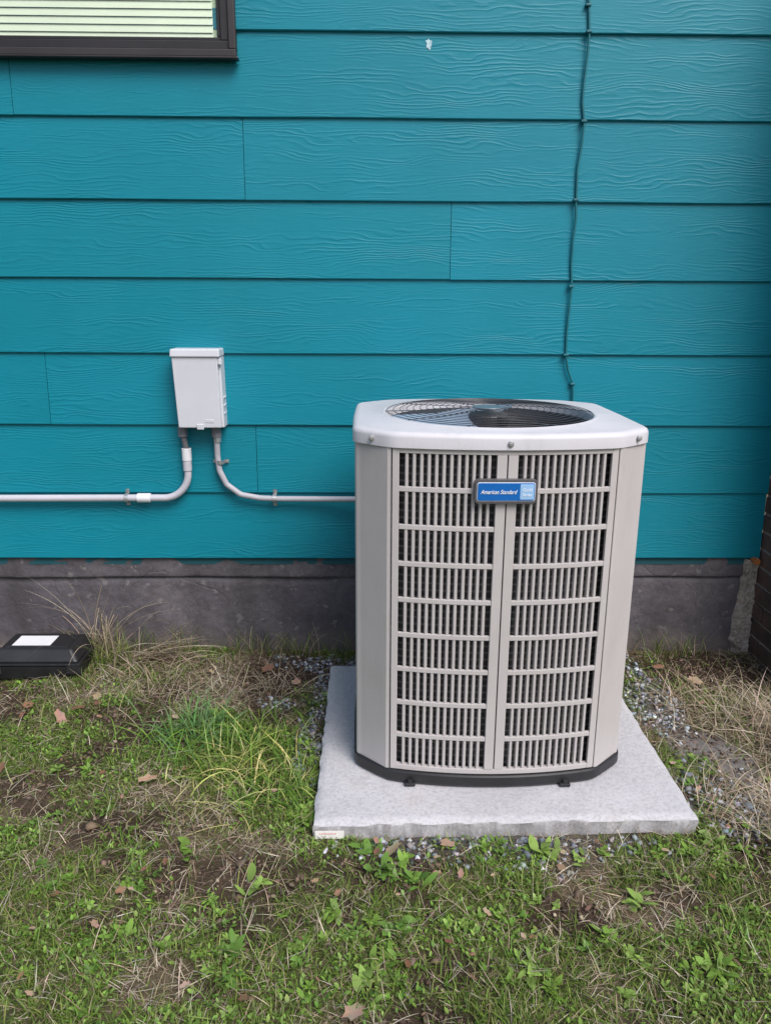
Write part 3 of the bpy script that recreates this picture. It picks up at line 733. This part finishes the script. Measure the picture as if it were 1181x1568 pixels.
for ii,(a,b) in enumerate(lv):
    s=random.uniform(.016,.030) if ii<17 else random.uniform(.005,.013); h=random.random()*6.28; z=float(gh(A_([a]),A_([b]))[0])+.022; k=len(v); n=12; curl=random.uniform(.3,1.2); c=random.choice([(.26,.15,.09),(.34,.22,.15),(.18,.10,.06),(.42,.30,.22)])
    tx,ty=random.gauss(0,.3),random.gauss(0,.3)
    pts=[(0,0)]+[((1 if j%2 else random.uniform(.6,.9))*math.cos(j*6.283/n)*s*1.25,(1 if j%2 else random.uniform(.55,.85))*math.sin(j*6.283/n)*s*.75) for j in range(n)]
    for (px,py) in pts:
        zz=z+curl*(py/s)**2*s*.4+px*tx+py*ty+random.uniform(-.0015,.0015)
        v.append((a+px*math.cos(h)-py*math.sin(h),b+px*math.sin(h)+py*math.cos(h),zz)); cc.append([q*random.uniform(.8,1.2) for q in c])
    for j in range(n): f.append((k,k+1+j,k+1+(j+1)%n))
npmesh('fallen_leaves',A_(v),A_(f),attr_mat('dead_leaf',.7,.15),None,A_(cc))
# ------------------------------------------------------------------ bait station
bs=empty('rodent_bait_station')
bz=.032; bx0_,bx1_,by0,by1=-1.495,-1.150,-.245,-.04
frus2=lambda name,b,t,mat,bev:(setattr(frus(name,b,t,mat,bev),'parent',bs))
frus2('base',(bx0_+.004,bx1_-.004,by0+.004,by1,bz-.03),(bx0_,bx1_,by0,by1,bz+.034),BLK,.012)
box('seam_rim',bx0_-.008,bx1_+.008,by0-.008,by1+.002,bz+.0345,bz+.043,BLK,bs,.003)
frus2('lid',(bx0_,bx1_,by0,by1,bz+.0432),(bx0_+.03,bx1_-.035,by0+.035,by1-.02,bz+.090),BLK,.010)
frus2('lid_top_rib',(bx0_+.045,bx1_-.05,by0+.045,by1-.03,bz+.0902),(bx0_+.05,bx1_-.055,by0+.05,by1-.035,bz+.094),BLK,.002)
frus2('corner_lug',(bx1_-.05,bx1_+.012,by0-.010,by0+.03,bz+.0),(bx1_-.045,bx1_+.006,by0-.006,by0+.03,bz+.038),BLK,.004)
frus2('corner_lug',(bx0_-.012,bx0_+.05,by0-.010,by0+.03,bz+.0),(bx0_-.006,bx0_+.045,by0-.006,by0+.03,bz+.038),BLK,.004)
box('label',-1.425,-1.275,by0+.055,by0+.145,bz+.0945,bz+.0952,simple('label_white',(.78,.78,.80),.5,.03),bs)
# ------------------------------------------------------------------ light, world, camera
SE,SA=50,148
w=bpy.data.worlds.new('World'); S.world=w; w.use_nodes=True; nt=w.node_tree
sky=nt.nodes.new('ShaderNodeTexSky'); sky.sky_type='NISHITA'; sky.sun_disc=False; sky.sun_elevation=R(SE); sky.sun_rotation=R(SA)
sky.air_density=1.0; sky.dust_density=3.0; sky.ozone_density=1.5
bg=nt.nodes['Background']; nt.links.new(sky.outputs[0],bg.inputs[0]); bg.inputs[1].default_value=.15
sl=bpy.data.lights.new('sun','SUN'); sl.energy=3.2; sl.angle=R(35); sl.color=(1,.97,.95)
so=link(bpy.data.objects.new('sun',sl))
d=Vector((math.sin(R(SA))*math.cos(R(SE)),math.cos(R(SA))*math.cos(R(SE)),math.sin(R(SE))))
so.rotation_euler=d.to_track_quat('Z','Y').to_euler()
cam=bpy.data.cameras.new('camera'); cam.sensor_fit='HORIZONTAL'; cam.sensor_width=36; cam.lens=35.97; cam.clip_end=1000; cam.clip_start=.05
co_=link(bpy.data.objects.new('camera',cam))
co_.matrix_world=Matrix.Translation((0,-3,1.437))@Matrix.Rotation(R(-.9),4,'Z')@Matrix.Rotation(R(90-15.2),4,'X')@Matrix.Rotation(R(.3),4,'Z')
S.camera=co_
S.view_settings.view_transform='Standard'; S.view_settings.look='None'; S.view_settings.exposure=0; S.view_settings.gamma=1
